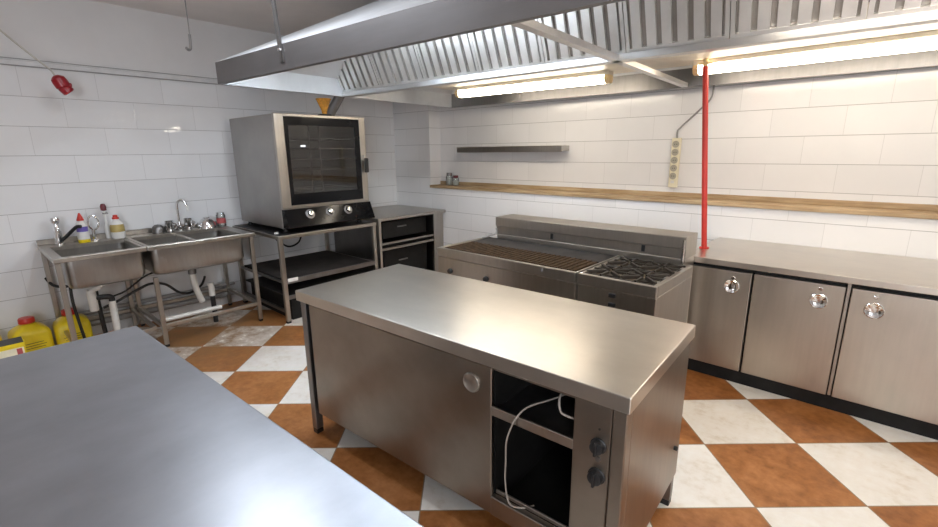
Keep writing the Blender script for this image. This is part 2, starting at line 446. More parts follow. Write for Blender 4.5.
# ------------------------------------------------------------------ cooking block
ZT = .87
gr = thing('chargrill', 'wide steel chargrill with rust-brown bars, left unit of the cooking block', 'grill', (-1.94, 2.8, 0))
gx0, gx1 = -2.56, -1.343
MB().box(gx0+.01, gx1, 2.50, 3.098, .10, .80, .003).build('cabinet', M['steel'], gr)
MB().box(gx0+.05, gx1-.04, 2.56, 3.05, 0, .10).build('plinth', M['dark'], gr)
MB().box(gx0, gx1, 2.470, 2.499, .803, ZT, .004, 2).build('front_rim', M['steel'], gr)
p = MB().box(gx0, gx1, 2.478, 2.499, .46, .797, .003).build('control_panel', M['steel'], gr)
MB().box(gx0, gx1, 2.482, 2.499, .11, .452, .003).build('lower_panel', M['steel'], gr)
for x, z in ((-2.42, .70), (-2.06, .70)):
    MB().lathe((x, 2.478, z), [(.021, 0), (.021, .014), (.016, .024), (.001, .025)], '-Y', 16).build('knob', M['blk'], p, True)
MB().box(-1.592, -1.575, 2.4685, 2.4705, .835, .857).build('rating_plate', M['conduit'], gr)
for a, b in ((gx0, gx0+.03), (gx1-.012, gx1)): MB().box(a, b, 2.499, 3.10, .803, ZT, .003).build('side_rim', M['steel'], gr)
MB().box(gx0+.03, gx1-.012, 2.499, 3.10, .803, .835).build('drip_tray', M['dark'], gr)
g = MB(); k = 0
x = gx0+.045
while x < gx1-.03:
    g.box(x, x+.011, 2.510, 2.83, .842, .868+.004*(k % 2), .002); x += .0205; k += 1
for y in (2.515, 2.61, 2.71, 2.80): g.box(gx0+.035, gx1-.018, y, y+.014, .838, .858)
g.build('grill_grate', M['rust'], gr)
MB().box(gx0+.035, gx1-.016, 2.835, 3.095, .838, .866, .004).build('griddle_plate', M['plate'], gr)
w = MB().tube(smooth_path([(gx0+.02, 3.0, .872), (gx0+.05, 3.07, .89), (gx0+.085, 3.11, .905), (gx0+.085, 3.115, .95)]), .008, 8)
w.build('gas_tap', M['conduit'], gr, True)

rg = thing('gas_range', 'steel gas range with cast iron pan supports, right unit of cooking block', 'stove', (-1.08, 2.8, 0))
rx0, rx1 = -1.327, -.848
MB().box(rx0, rx1-.004, 2.50, 3.098, .10, .80, .003).build('cabinet', M['steel'], rg)
MB().box(rx0+.04, rx1-.05, 2.56, 3.05, 0, .10).build('plinth', M['dark'], rg)
MB().box(rx0, rx1, 2.470, 2.500, .803, ZT, .004, 2).build('front_rim', M['steel'], rg)
p = MB().box(rx0, rx1, 2.478, 2.500, .46, .797, .003).build('control_panel', M['steel'], rg)
MB().box(rx0, rx1, 2.482, 2.500, .11, .452, .003).build('lower_panel', M['steel'], rg)
for z in (.772, .716):
    MB().box(-1.118, -1.076, 2.462, 2.479, z-.012, z+.012, .004, 2).build('knob', M['blk'], p)
for a, b in ((rx0, rx0+.02), (rx1-.028, rx1)): MB().box(a, b, 2.500, 3.10, .803, ZT, .003).build('side_rim', M['steel'], rg)
MB().box(rx0+.02, rx1-.028, 2.500, 3.10, .803, .828).build('burner_well', M['pan'], rg)
for y in (2.56, 2.70, 2.85, 2.98): MB().box(rx1-.045, rx1-.026, y, y+.05, .84, .868, .002).build('support_lug', M['steel'], rg)
cxs, cys = (rx0+.125, rx1-.14), (2.655, 2.945)
for cx in cxs:
    for cy in cys:
        MB().lathe((cx, cy, .828), [(.062, 0), (.062, .008), (.045, .014), (.045, .020), (.020, .022), (.001, .022)], 'Z', 20).build('burner', M['cast'], rg, True)
for cx in cxs:
    q = MB()
    for cy in cys:
        for a in range(4):
            t2 = PI/4+a*PI/2
            d = Vector((math.cos(t2), math.sin(t2), 0)); s2 = Vector((-d.y, d.x, 0))*.0075
            a0 = Vector((cx, cy, .857))+d*.028; a1 = Vector((cx, cy, .857))+d*.148
            q.hexa([a0-s2, a1-s2, a1+s2, a0+s2, a0-s2+Vector((0, 0, .020)), a1-s2+Vector((0, 0, .020)), a1+s2+Vector((0, 0, .020)), a0+s2+Vector((0, 0, .020))])
        x0, x1, y0, y1 = cx-.105, cx+.105, cy-.135, cy+.135
        for bx in ((x0, x1, y0, y0+.013), (x0, x1, y1-.013, y1), (x0, x0+.013, y0, y1), (x1-.013, x1, y0, y1)): q.box(*bx, .848, .866, .002)
        for fx in (x0, x1-.013):
            for fy in (y0, y1-.013): q.box(fx, fx+.013, fy, fy+.013, .828, .85)
        q.box(cx-.006, cx+.006, y0, cy-.03, .858, .874); q.box(cx-.006, cx+.006, cy+.03, y1, .858, .874)
        q.box(x0, cx-.03, cy-.006, cy+.006, .858, .874); q.box(cx+.03, x1, cy-.006, cy+.006, .858, .874)
    q.build('pan_support', M['cast'], rg)

bg = thing('backguard_shelf', 'raised steel splashback with flat top shelf behind the grill and range', 'splashback', (-1.69, 3.2, 0))
bx0, bx1 = -2.475, -.905
MB().prism([(3.118, .90), (3.118, .965), (3.103, .972), (3.103, 1.044), (3.108, 1.049), (3.34, 1.049), (3.34, .90)], 'X', bx0, bx1).build('shelf_hood', M['steel'], bg)
MB().box(bx0+.01, bx1-.006, 3.112, 3.335, 0, .90, .002).build('splash_panel', M['top'], bg)
for x in (-1.915, -1.184): MB().box(x-.012, x+.012, 3.1105, 3.119, .918, .962, .002).build('vent', M['blk'], bg)
MB().cyl((bx1-.012, 3.106, .875), (bx1-.012, 3.106, 1.03), .011, 12).build('corner_post', M['chrome'], bg, True)

# ------------------------------------------------------------------ island hot cupboard
TH = .05285
ic = Vector((-1.4217, 1.5912, 0))
isl = thing('hot_cupboard', 'freestanding stainless island cupboard with sliding door and open bay in room centre', 'cupboard', ic, TH)
L2, W2 = .927, .384
B = dict(parent=isl, local=True)
MB().box(-L2, L2, -W2, W2, .812, .870, .004, 2).build('worktop', M['top'], **B)
ZB = .145
FV = -.372
MB().box(-.832, .392, FV+.004, FV+.024, ZB, .80, .003).build('sliding_door', M['island'], **B)
dr = [o for o in COL.objects if o.parent == isl and o.name.startswith('sliding_door')][0]
MB().lathe((.297, FV+.0035, .712), [(.042, 0), (.041, .006), (.038, .008), (.034, .006), (.026, .0022), (.001, .001)], '-Y', 28, False).build('finger_pull', M['steel'], dr, True, local=True)
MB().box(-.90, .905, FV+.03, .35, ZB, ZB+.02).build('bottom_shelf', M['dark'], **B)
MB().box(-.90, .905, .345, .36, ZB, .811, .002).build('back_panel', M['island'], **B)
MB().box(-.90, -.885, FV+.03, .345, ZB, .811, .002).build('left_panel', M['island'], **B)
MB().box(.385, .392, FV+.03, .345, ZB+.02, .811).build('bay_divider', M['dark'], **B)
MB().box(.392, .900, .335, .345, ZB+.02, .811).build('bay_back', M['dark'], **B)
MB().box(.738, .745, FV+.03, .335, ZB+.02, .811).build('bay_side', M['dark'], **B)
MB().box(.392, .738, FV+.012, .335, .606, .612).build('bay_shelf', M['dull'], **B)
MB().box(.392, .738, FV+.002, FV+.014, .602, .641, .002).build('shelf_edge', M['steel'], **B)
MB().box(.392, .738, FV, FV+.03, ZB, .232, .003).build('bay_sill', M['island'], **B)
MB().box(.398, .738, FV+.03, FV+.04, .232, .250, .002).build('door_track', M['steel'], **B)
MB().box(-.90, .915, FV+.028, FV+.04, .782, .811).build('head_rail', M['island'], **B)
cp = MB().box(.738, .868, FV, FV+.04, ZB, .811, .003).build('control_panel', M['island'], **B)
MB().box(.872, .918, FV-.004, FV+.045, ZB, .811, .004).build('corner_panel', M['island'], **B)
MB().box(.903, .918, FV+.045, .36, ZB, .811, .003).build('right_panel', M['island'], **B)
for z, rr in ((.660, .024), (.546, .026)):
    kb = MB().lathe((.83, FV, z), [(rr*1.15, 0), (rr*1.15, .004), (rr, .006), (rr*.92, .024), (rr*.5, .027), (.001, .027)], '-Y', 20).build('knob', M['blk'], cp, True, local=True)
    MB().box(.8255, .8345, FV-.036, FV-.02, z-rr*1.0, z+rr*.9, .002).build('grip', M['blk'], kb, local=True)
MB().lathe((.832, FV, .610), [(.010, 0), (.009, .005), (.001, .006)], '-Y', 14).build('pilot_light', M['dull'], cp, True, local=True)
MB().cyl((.83, FV+.001, .72), (.83, FV-.002, .72), .004, 8).build('screw', M['blk'], cp, local=True)
for u, v in ((-.902, -.374), (.87, -.33), (-.885, .30), (.87, .30)):
    l = MB().box(u, u+.045, v, v+.045, .03, .81, .003).build('leg', M['dull'], **B)
    MB().box(u+.001, u+.044, v+.001, v+.044, 0, .03, .003).build('foot', M['blk'], l, local=True)
MB().lathe((.9185, .27, .33), [(.010, 0), (.010, .012), (.006, .015)], (Vector((0, 1, 0)), Vector((0, 0, 1)), Vector((1, 0, 0))), 12).build('screw_cap', M['blk'], isl, True, local=True)

cordE = Matrix.Translation(ic) @ Matrix.Rotation(TH, 4, 'Z')
co = MB()
co.tube(smooth_path([(.60, -.10, .655), (.575, -.22, .668), (.535, -.33, .672), (.520, -.385, .650), (.496, -.387, .596), (.477, -.387, .529), (.475, -.387, .451), (.474, -.387, .353), (.492, -.384, .262), (.53, -.35, .238), (.56, -.31, .238)], 8), .0034, 8)
co.tube(smooth_path([(.63, -.20, .75), (.648, -.30, .742), (.667, -.33, .705), (.693, -.33, .695), (.728, -.33, .696)], 8), .0040, 8)
co.bm.transform(cordE)
tag(co.build('power_cord', M['cord'], None, True), 'pale loose power cord hanging out of the open bay of the island', 'cord')

# ------------------------------------------------------------------ table in the foreground
tr = .0415
tcor = Vector((-2.434, .450, 0))
tc_ = tcor-Matrix.Rotation(tr, 3, 'Z') @ Vector((-1.15, .48, 0))
ft = thing('work_table', 'large bare stainless steel work table in the left foreground', 'table', tc_, tr)
B = dict(parent=ft, local=True)
MB().box(-1.15, 1.15, -.48, .48, .808, .850, .005, 2).build('tabletop', M['table'], **B)
for u, v in ((-1.10, -.43), (1.055, -.43), (-1.10, .385), (1.055, .385)):
    l = MB().box(u, u+.045, v, v+.045, .02, .808, .003).build('leg', M['dull'], **B)
    MB().box(u+.002, u+.043, v+.002, v+.043, 0, .02).build('foot', M['blk'], l, local=True)
MB().box(-1.08, 1.08, -.41, .41, .20, .225, .003).build('undershelf', M['dull'], **B)
a = MB()
for v in (-.42, .40): a.box(-1.055, 1.055, v, v+.02, .745, .807, .002)
for u in (-1.09, 1.07): a.box(u, u+.02, -.385, .385, .745, .807, .002)
a.build('apron', M['dull'], **B)

# ------------------------------------------------------------------ sinks
SX0, SX1, ST = -5.165, -4.352, .876
def sink(root, y0, y1, bx, legy, deck=.185):
    """bx: list of basins (y0, y1); rim plate, basin shells, legs, rails"""
    r = MB()
    b0, b1 = bx[0][0], bx[-1][1]
    r.box(SX0, SX0+deck, y0, y1, ST-.035, ST, .004)
    r.box(SX1-.045, SX1, y0, y1, ST-.032, ST+.004, .006, 2)
    r.box(SX0+deck, SX1-.045, y0, b0, ST-.035, ST, .003)
    r.box(SX0+deck, SX1-.045, b1, y1, ST-.035, ST, .003)
    for q in range(len(bx)-1): r.box(SX0+deck, SX1-.045, bx[q][1], bx[q+1][0], ST-.035, ST-.004, .003)
    r.build('rim', M['steel'], root)
    MB().box(SX0, SX0+.012, y0, y1, ST, ST+.045, .003).build('back_upstand', M['steel'], root)
    for (q0, q1) in bx:
        x0, x1, zb = SX0+deck-.004, SX1-.03, .615
        q0 -= .003; q1 += .003
        rg_ = []
        for (ins, z, rad) in ((0, ST-.03, .05), (0, zb+.05, .05), (.015, zb+.015, .05), (.05, zb, .05), (.2, zb-.004, .02)): rg_.append(rrect(x0+ins, x1-ins, q0+ins, q1-ins, rad, z) if q1-q0 > 2*ins+.05 else rrect(x0+.2, x1-.2, (q0+q1)/2-.03, (q0+q1)/2+.03, .02, z))
        for (ins, z, rad) in ((.19, zb+.003, .02), (.06, zb+.006, .05), (.02, zb+.022, .05), (.005, zb+.055, .047), (.005, ST-.03, .047)): rg_.append(rrect(x0+ins, x1-ins, q0+ins, q1-ins, rad, z) if q1-q0 > 2*ins+.05 else rrect(x0+.19, x1-.19, (q0+q1)/2-.035, (q0+q1)/2+.035, .02, z))
        bs = MB().rings(rg_, False, False, True).build('basin', M['basin'], root, True)
        MB().lathe(((x0+x1)/2, (q0+q1)/2, zb+.004), [(.045, 0), (.045, .004), (.03, .002), (.001, .001)], 'Z', 18).build('drain', M['chrome'], bs, True)
    for yy, zt in legy:
        for xx in (SX1-.052, SX0+.02):
            if zt is None and xx > -5: continue
            l = MB().box(xx, xx+.032, yy, yy+.034, .02, ST-.035 if xx < -5 else zt, .003).build('leg', M['steel'], root)
            MB().box(xx+.002, xx+.030, yy+.002, yy+.032, 0, .02).build('foot', M['blk'], l)
    rl = MB()
    for xx in (SX1-.052, SX0+.026): rl.box(xx, xx+.026, y0+.04, y1-.044, .165, .197, .002)
    for yy in (y0+.016, y1-.042): rl.box(SX0+.05, SX1-.055, yy, yy+.026, .165, .197, .002)
    rl.build('lower_rails', M['steel'], root)

s1 = thing('sink_unit', 'single-bowl steel sink on legs, left one of the two wall sinks', 'sink', (-4.76, .68, 0), 0, 'steel sinks along the left wall')
sink(s1, .395, .967, [(.455, .945)], [(.402, .84), (.925, None)])
s2 = thing('sink_unit', 'double-bowl steel sink with gooseneck tap, beside the oven stand', 'sink', (-4.76, 1.4, 0), 0, 'steel sinks along the left wall')
sink(s2, .970, 1.835, [(1.0, 1.735)], [(.982, .612), (1.790, .84)])
MB().box(SX0+.19, SX1-.045, 1.352, 1.382, .64, ST-.012, .010, 2).build('bowl_divider', M['steel'], s2)

def tap_parts(f, pts, r, x, y, nm='spout', m='chrome', n=8):
    MB().tube(smooth_path(pts, n), r, 10).build(nm, M[m], f, True)

f = thing('sink_tap', 'chrome tap with dark lever arm at the left end of the single sink', 'tap', (-5.08, .53, ST))
MB().lathe((-5.08, .53, ST), [(.034, 0), (.034, .01), (.026, .015), (.026, .11), (.018, .12), (.016, .17), (.028, .185), (.032, .205), (.026, .225), (.001, .228)], 'Z', 18).build('tap_body', M['chrome'], f, True)
tap_parts(f, [(-5.065, .54, ST+.03), (-5.02, .575, ST+.07), (-4.97, .62, ST+.125), (-4.94, .645, ST+.15), (-4.92, .665, ST+.15)], .014, 0, 0, 'lever_arm', 'blk')
f = thing('hand_shower', 'chrome looped hand spray behind the purple labelled bottle', 'tap', (-5.085, .765, ST))
MB().lathe((-5.085, .765, ST), [(.036, 0), (.036, .008), (.014, .014), (.012, .09)], 'Z', 16).build('spray_base', M['chrome'], f, True)
c = MB(); n = 20
c.tube([(-5.085, .775+.036*math.cos(2*PI*k/n), ST+.155+.062*math.sin(2*PI*k/n)) for k in range(n+1)], .0075, 8)
c.build('spray_loop', M['chrome'], f, True)
f = thing('gooseneck_tap', 'tall thin chrome gooseneck tap behind the double sink', 'tap', (-5.08, 1.43, ST))
MB().lathe((-5.08, 1.43, ST), [(.026, 0), (.026, .05), (.014, .06), (.012, .09)], 'Z', 14).build('tap_base', M['chrome'], f, True)
tap_parts(f, [(-5.08, 1.43, ST+.06), (-5.08, 1.432, ST+.23), (-5.075, 1.442, ST+.275), (-5.06, 1.463, ST+.295), (-5.045, 1.487, ST+.28), (-5.035, 1.503, ST+.235)], .010, 0, 0)
MB().cyl((-5.035, 1.505, ST+.235), (-5.033, 1.508, ST+.185), .014, 12).build('aerator', M['white'], f, True)
MB().tube(smooth_path([(-5.06, 1.43, ST+.035), (-5.02, 1.43, ST+.04), (-4.99, 1.43, ST+.062)], 5), [.010]*10+[.013], 10).build('handle', M['chrome'], f, True)
# two steel tumblers-like tap knobs and small ware on the deck of the double sink
for (y, r, h, lb) in ((1.243, .050, .082, 'low dome-shaped chrome tap knob at the left of the gooseneck tap'),):
    o = MB().lathe((-5.075, y, ST), [(r, 0), (r, h*.45), (r*.86, h*.75), (r*.5, h*.95), (.001, h)], 'Z', 20).build('tap_knob', M['dull'], None, True)
    tag(o, lb, 'tap')
def mug(y, r, h, label):
    g = thing('metal_mug', label, 'mug', (-5.06, y, ST), 0, 'metal mugs behind the double sink')
    MB().lathe((-5.06, y, ST), [(r*.9, .001), (r, .006), (r, h), (r*.94, h), (r*.9, .012), (.001, .01)], 'Z', 22, True, True).build('mug_body', M['chrome'], g, True)
    MB().tube([(-5.06+.01, y+r+.022*math.sin(a), ST+h*.5+.028*math.cos(a)) for a in [k*PI/8 for k in range(9)]], .005, 8).build('handle', M['chrome'], g, True)
mug(1.337, .036, .105, 'shiny steel mug just left of the gooseneck tap')
mug(1.500, .036, .112, 'shiny steel mug just right of the gooseneck tap')
g = thing('steel_bowl', 'upturned shallow steel bowl on the sink deck near the oven', 'bowl', (-5.05, 1.665, ST))
MB().lathe((-5.05, 1.665, ST), [(.088, 0), (.086, .012), (.078, .05), (.05, .088), (.03, .098), (.03, .106), (.001, .106)], 'Z', 24).build('bowl_body', M['chrome'], g, True)
g = thing('label_jar', 'clear glass jar with red label on the double sink beside the oven', 'jar', (-5.04, 1.80, ST))
MB().lathe((-5.04, 1.80, ST), [(.040, .001), (.043, .01), (.043, .115), (.034, .128), (.034, .142)], 'Z', 20).build('jar_body', M['clear'], g, True)
MB().lathe((-5.04, 1.80, ST), [(.0437, .035), (.0437, .085)], 'Z', 20, False, False).build('label_band', M['redlabel'], g, True)

# bottles on the single sink
b = thing('detergent_bottle', 'white squeeze bottle with purple label and pointed red cap', 'bottle', (-5.03, .685, ST))
bx_, by_ = -5.03, .685
MB().lathe((bx_, by_, ST), [(.034, .001), (.040, .008), (.042, .06), (.038, .11), (.041, .15), (.030, .175), (.016, .183), (.015, .19)], 'Z', 20).build('bottle_body', M['white'], b, True)
MB().lathe((bx_, by_, ST), [(.0392, .095), (.0392, .11), (.0405, .128), (.0412, .137)], 'Z', 20, False, False).build('label_band', M['purple'], b, True)
MB().lathe((bx_, by_, ST), [(.0405, .002), (.0418, .012), (.0423, .026), (.0424, .030)], 'Z', 20, False, False).build('lower_band', M['yellow'], b, True)
MB().lathe((bx_, by_, ST), [(.026, .188), (.024, .20), (.012, .235), (.005, .252), (.001, .253)], 'Z', 16).build('cap', M['red'], b, True)
b = thing('soap_bottle', 'white round bottle with gold label and red cap by the double sink', 'bottle', (-5.05, .930, ST))
bx_, by_ = -5.05, .930
MB().lathe((bx_, by_, ST), [(.046, .001), (.052, .010), (.054, .09), (.047, .13), (.028, .155), (.022, .165), (.022, .175)], 'Z', 20).build('bottle_body', M['white'], b, True)
MB().lathe((bx_, by_, ST), [(.0541, .06), (.0545, .09), (.0520, .108), (.0490, .125)], 'Z', 20, False, False).build('label_band', M['gold'], b, True)
MB().lathe((bx_, by_, ST), [(.026, .172), (.026, .186), (.018, .190), (.017, .205), (.008, .21)], 'Z', 16).build('cap', M['red'], b, True)
b = thing('bottle_brush', 'upright brush with dark red knob standing behind the white soap bottle', 'brush', (-5.128, .872, ST))
MB().lathe((-5.128, .872, ST), [(.020, 0), (.020, .10), (.010, .12), (.008, .245)], 'Z', 14).build('brush_handle', M['white'], b, True)
MB().lathe((-5.128, .872, ST), [(.008, .243), (.021, .250), (.023, .285), (.014, .306), (.001, .309)], 'Z', 16).build('brush_knob', M['maroon'], b, True)
MB().box(-5.148, -5.108, .860, .897, ST+.215, ST+.228, .003).build('collar', M['conduit'], b)

# plumbing under the sinks
d = thing('drain_trap', 'white plastic drain trap hanging under the single sink', 'drain pipe', (-4.70, .61, .2))
MB().cyl((-4.665, .67, .612), (-4.665, .67, .56), .03, 14).build('tailpiece', M['pvc'], d, True)
MB().lathe((-4.70, .612, .355), [(.028, 0), (.031, .01), (.031, .15), (.027, .155), (.027, .178), (.018, .18)], 'Z', 18).build('bottle_trap', M['pvc'], d, True)
MB().tube(smooth_path([(-4.665, .67, .565), (-4.67, .66, .55), (-4.69, .63, .535), (-4.70, .612, .525)], 5), .022, 12).build('elbow', M['pvc'], d, True)
MB().tube(smooth_path([(-4.70, .635, .46), (-4.70, .70, .455), (-4.70, .735, .44), (-4.70, .735, .40)], 6), .022, 12).build('side_arm', M['blk'], d, True)
MB().cyl((-4.70, .735, .41), (-4.70, .733, 0), .026, 14).build('waste_pipe', M['pvc'], d, True)
d = thing('drain_hose', 'short white drain tail slanting down under the double sink', 'drain pipe', (-4.665, 1.38, .2))
MB().cyl((-4.665, 1.355, .60), (-4.668, 1.355, .525), .034, 14).build('tailpiece', M['dull'], d, True)
MB().tube(smooth_path([(-4.668, 1.352, .53), (-4.67, 1.358, .44), (-4.68, 1.375, .35), (-4.70, 1.412, .235)], 6), .027, 12).build('hose', M['pvc'], d, True)
d = thing('standpipe', 'short standing pipe with white top under the double sink', 'drain pipe', (-4.70, 1.506, 0))
MB().cyl((-4.70, 1.506, .0), (-4.70, 1.506, .285), .022, 12).build('lower_pipe', M['blk'], d, True)
MB().cyl((-4.70, 1.506, .27), (-4.70, 1.506, .395), .028, 12).build('upper_pipe', M['pvc'], d, True)
o = MB().tube([(-4.455, 1.02, .214), (-4.455, 1.49, .214)], .019, 12).build('waste_pipe', M['pvc'], None, True)
tag(o, 'white plastic pipe lying along the lower rail of the double sink', 'pipe')
def hose(pts, r, label, name='water_hose', m='rub'):
    o = MB().tube(smooth_path(pts, 8), r, 10).build(name, M[m], None, True)
    tag(o, label, 'hose', 'dark hoses under the sinks')
hose([(-4.83, .69, .33), (-4.82, .80, .37), (-4.80, .95, .44), (-4.80, 1.05, .47), (-4.80, 1.16, .44), (-4.80, 1.26, .34), (-4.82, 1.36, .31), (-4.95, 1.50, .33), (-5.14, 1.60, .36)], .0115, 'thicker black hose looping in a wave below both sinks')
hose([(-4.86, .72, .40), (-4.86, .86, .43), (-4.86, 1.02, .53), (-4.86, 1.15, .56), (-4.88, 1.30, .545), (-4.95, 1.45, .54), (-5.14, 1.58, .50)], .008, 'thinner black hose running higher under the double sink')
hose([(-4.76, .50, .59), (-4.76, .495, .45), (-4.77, .505, .30), (-4.78, .52, .12), (-4.80, .53, .014)], .011, 'short black hose hanging behind the yellow canister under the sink')
hose([(-4.80, .655, .59), (-4.80, .658, .40), (-4.80, .662, .2), (-4.80, .67, .018)], .017, 'straight black hose beside the white drain trap')
hose([(-5.15, .40, .60), (-5.10, .43, .54), (-5.05, .50, .52), (-5.0, .56, .56), (-5.0, .58, .63)], .012, 'black hose curling beneath the left corner of the single sink')
p = MB()
p.tube([(-5.14, .55, .13), (-5.14, 1.88, .13)], .028, 12)
p.tube([(-5.14, .55, .235), (-5.14, 1.88, .235)], .020, 12)
tag(p.build('wall_pipework', M['conduit'], None, True), 'pair of grey pipes running low along the left wall under sinks', 'pipes')

# ------------------------------------------------------------------ canisters
def canister(x, y, rz, label):
    c = thing('yellow_canister', label, 'canister', (x, y, 0), rz, 'yellow canisters on the floor')
    rgs = []
    for ins, z, rad in ((.01, .001, .03), (0, .012, .035), (0, .20, .035), (.008, .225, .035), (.035, .252, .03), (.062, .268, .03), (.068, .275, .028)):
        rgs.append(rrect(-.11+ins, .11-ins, -.118+ins, .118-ins, rad, z*1.06))
    MB().rings(rgs).build('canister_body', M['yellow'], c, True, local=True)
    MB().lathe((0, 0, .290), [(.036, 0), (.036, .012)], 'Z', 16).build('neck', M['yellow'], c, True, local=True)
    MB().lathe((0, 0, .300), [(.050, 0), (.052, .006), (.050, .036), (.046, .042), (.001, .043)], 'Z', 18).build('cap', M['red'], c, True, local=True)
    l = MB()
    for k, wd in ((0, .055), (1, .07), (2, .06)): l.box(.1103, .1112, -wd, wd, .150-.02*k, .154-.02*k)
    l.build('printed_lines', M['blk'], c, local=True)
canister(-4.97, .215, .1, 'yellow canister with big red cap left of the sink legs')
canister(-4.97, .478, -.05, 'yellow canister with red cap under the left sink corner')
canister(-4.97, -.06, .0, 'yellow canister cut off by the left edge of the picture')
bx = thing('carton_box', 'small yellow carton with open top in front of the canisters', 'box', (-4.66, .07, 0))
MB().box(-4.74, -4.58, -.02, .16, 0, .262, .003).build('carton_body', M['yellow'], bx)
MB().box(-4.579, -4.578, -.01, .15, .165, .228).build('printed_panel', M['cream'], bx)
MB().box(-4.5782, -4.5772, .11, .14, .17, .222).build('printed_square', M['redlabel'], bx)
MB().box(-4.735, -4.585, -.015, .155, .2622, .265).build('dark_opening', M['blk'], bx)

# ------------------------------------------------------------------ oven stand and oven
st = thing('oven_stand', 'open steel stand with dark shelves carrying the oven', 'stand', (-4.57, 2.48, 0))
MB().box(-5.12, -4.09, 1.93, 3.04, .822, .856, .004, 2).build('stand_top', M['steel'], st)
for x in (-4.135, -5.11):
    for y in (1.935, 2.995):
        l = MB().box(x, x+.040, y, y+.040, .02, .822, .003).build('leg', M['steel'], st)
        MB().box(x+.002, x+.038, y+.002, y+.038, 0, .02).build('foot', M['blk'], l)
MB().box(-5.07, -4.13, 1.98, 2.99, .405, .422).build('shelf', M['plate'], st)
MB().box(-5.07, -4.13, 1.98, 2.99, .245, .258).build('shelf', M['plate'], st)
rl = MB()
for z0, z1 in ((.385, .430), (.232, .268)):
    rl.box(-4.128, -4.102, 1.975, 2.995, z0, z1, .002)
for z0, z1 in ((.395, .415), (.10, .13)):
    for y in (1.942, 3.003): rl.box(-5.07, -4.135, y, y+.024, z0, z1, .002)
rl.build('shelf_rails', M['dull'], st)
MB().box(-4.1015, -4.0985, 1.985, 2.085, .405, .440, .001).build('paper_tag', M['white'], st)
o = MB().box(-5.06, -4.16, 2.02, 2.96, .001, .225, .006).build('dark_crate', M['dark'])
tag(o, 'black box pushed under the lowest shelf of the oven stand', 'box')
o = MB().box(-5.10, -4.115, 1.945, 3.02, .8565, .8625, .002).build('black_mat', M['blk'])
tag(o, 'thin black mat lying on the stand under the oven', 'mat')
o = MB().lathe((-4.20, 1.968, .863), [(.018, 0), (.020, .004), (.018, .016), (.001, .018)], 'Z', 14).build('white_cap', M['white'], None, True)
tag(o, 'small white cap lying on the mat at the oven corner', 'cap')
MBt = MB().tube(smooth_path([(-4.95, 2.26, .80), (-4.92, 2.28, .70), (-4.90, 2.38, .60), (-4.90, 2.46, .58), (-4.90, 2.55, .62), (-4.92, 2.60, .72), (-4.95, 2.61, .80)]), .010, 8)
tag(MBt.build('oven_cable', M['rub'], None, True), 'black cable looping down under the oven stand top', 'cable')

ov = thing('combi_oven', 'large stainless convection oven with dark glass door and three knobs', 'oven', (-4.6, 2.48, .863))
oy0, oy1, ox0, ox1, oz0, oz1 = 2.025, 2.99, -5.09, -4.16, .905, 1.945
sh_ = MB()
sh_.box(ox0, ox1-.01, oy0, oy0+.03, oz0, oz1, .004); sh_.box(ox0, ox1-.01, oy1-.03, oy1, oz0, oz1, .004)
sh_.box(ox0, ox1-.01, oy0+.03, oy1-.03, oz1-.05, oz1, .004); sh_.box(ox0, ox1-.01, oy0+.03, oy1-.03, oz0, 1.13, .004)
sh_.box(ox0, ox0+.03, oy0+.03, oy1-.03, 1.13, oz1-.05)
sh_.build('oven_body', M['ovenside'], ov)
MB().box(ox0+.12, ox0+.125, oy0+.03, oy1-.03, 1.13, oz1-.05).build('cavity_back', M['dull'], ov)
fa = MB()
for k in range(9): fa.box(ox0+.127, ox0+.132, 2.33, 2.62, 1.30+k*.05, 1.325+k*.05)
fa.build('fan_guard', M['dull'], ov)
for k in range(6):
    z = 1.24+k*.10
    q = MB()
    for y in (oy0+.06, oy1-.06): q.cyl((ox0+.15, y, z), (ox1-.06, y, z), .006, 6)
    for x in (ox0+.2, (ox0+ox1)/2, ox1-.08): q.cyl((x, oy0+.05, z), (x, oy1-.05, z), .005, 6)
    q.build('rack', M['rack'], ov)
q = MB()
for y in (2.42, 2.53): q.cyl((ox1-.10, y, 1.16), (ox1-.10, y, 1.87), .008, 6)
q.build('rack_post', M['rack'], ov)
lm = MB().box(ox1-.17, ox1-.15, 2.365, 2.405, 1.66, 1.675).build('cavity_lamp', glow('oven_lamp', (.9, .95, 1), 6.0), ov)
# door
dx0, dx1 = ox1-.008, ox1+.028
dd = MB()
dd.box(dx0, dx1, oy0-.002, oy0+.088, 1.095, 1.950, .004)
dd.box(dx0, dx1, oy1-.070, oy1+.004, 1.095, 1.950, .004)
dd.box(dx0, dx1, oy0+.088, oy1-.070, 1.925, 1.950, .003)
dd.box(dx0, dx1, oy0+.088, oy1-.070, 1.095, 1.122, .003)
do = dd.build('oven_door', M['steel'], ov)
gf = MB()
ga, gb, gz0, gz1 = oy0+.088, oy1-.070, 1.122, 1.925
wa, wb_, wz0, wz1 = ga+.035, gb-.06, 1.225, 1.85
for bx4 in ((ga, gb, gz0, wz0), (ga, gb, wz1, gz1), (ga, wa, wz0, wz1), (wb_, gb, wz0, wz1)): gf.box(dx1-.012, dx1+.001, *bx4)
gf.build('black_glass_border', M['ovenblk'], do)
MB().box(dx1-.010, dx1-.004, wa, wb_, wz0, wz1).build('door_window', M['ovenglass'], do)
hd = MB(); hd.box(dx1+.028, dx1+.056, oy1-.058, oy1-.012, 1.395, 1.545, .010, 2)
hd.build('door_handle', M['blk'], do)
MB().box(dx1-.001, dx1+.03, oy1-.052, oy1-.018, 1.52, 1.575, .005).build('handle_mount', M['steel'], do)
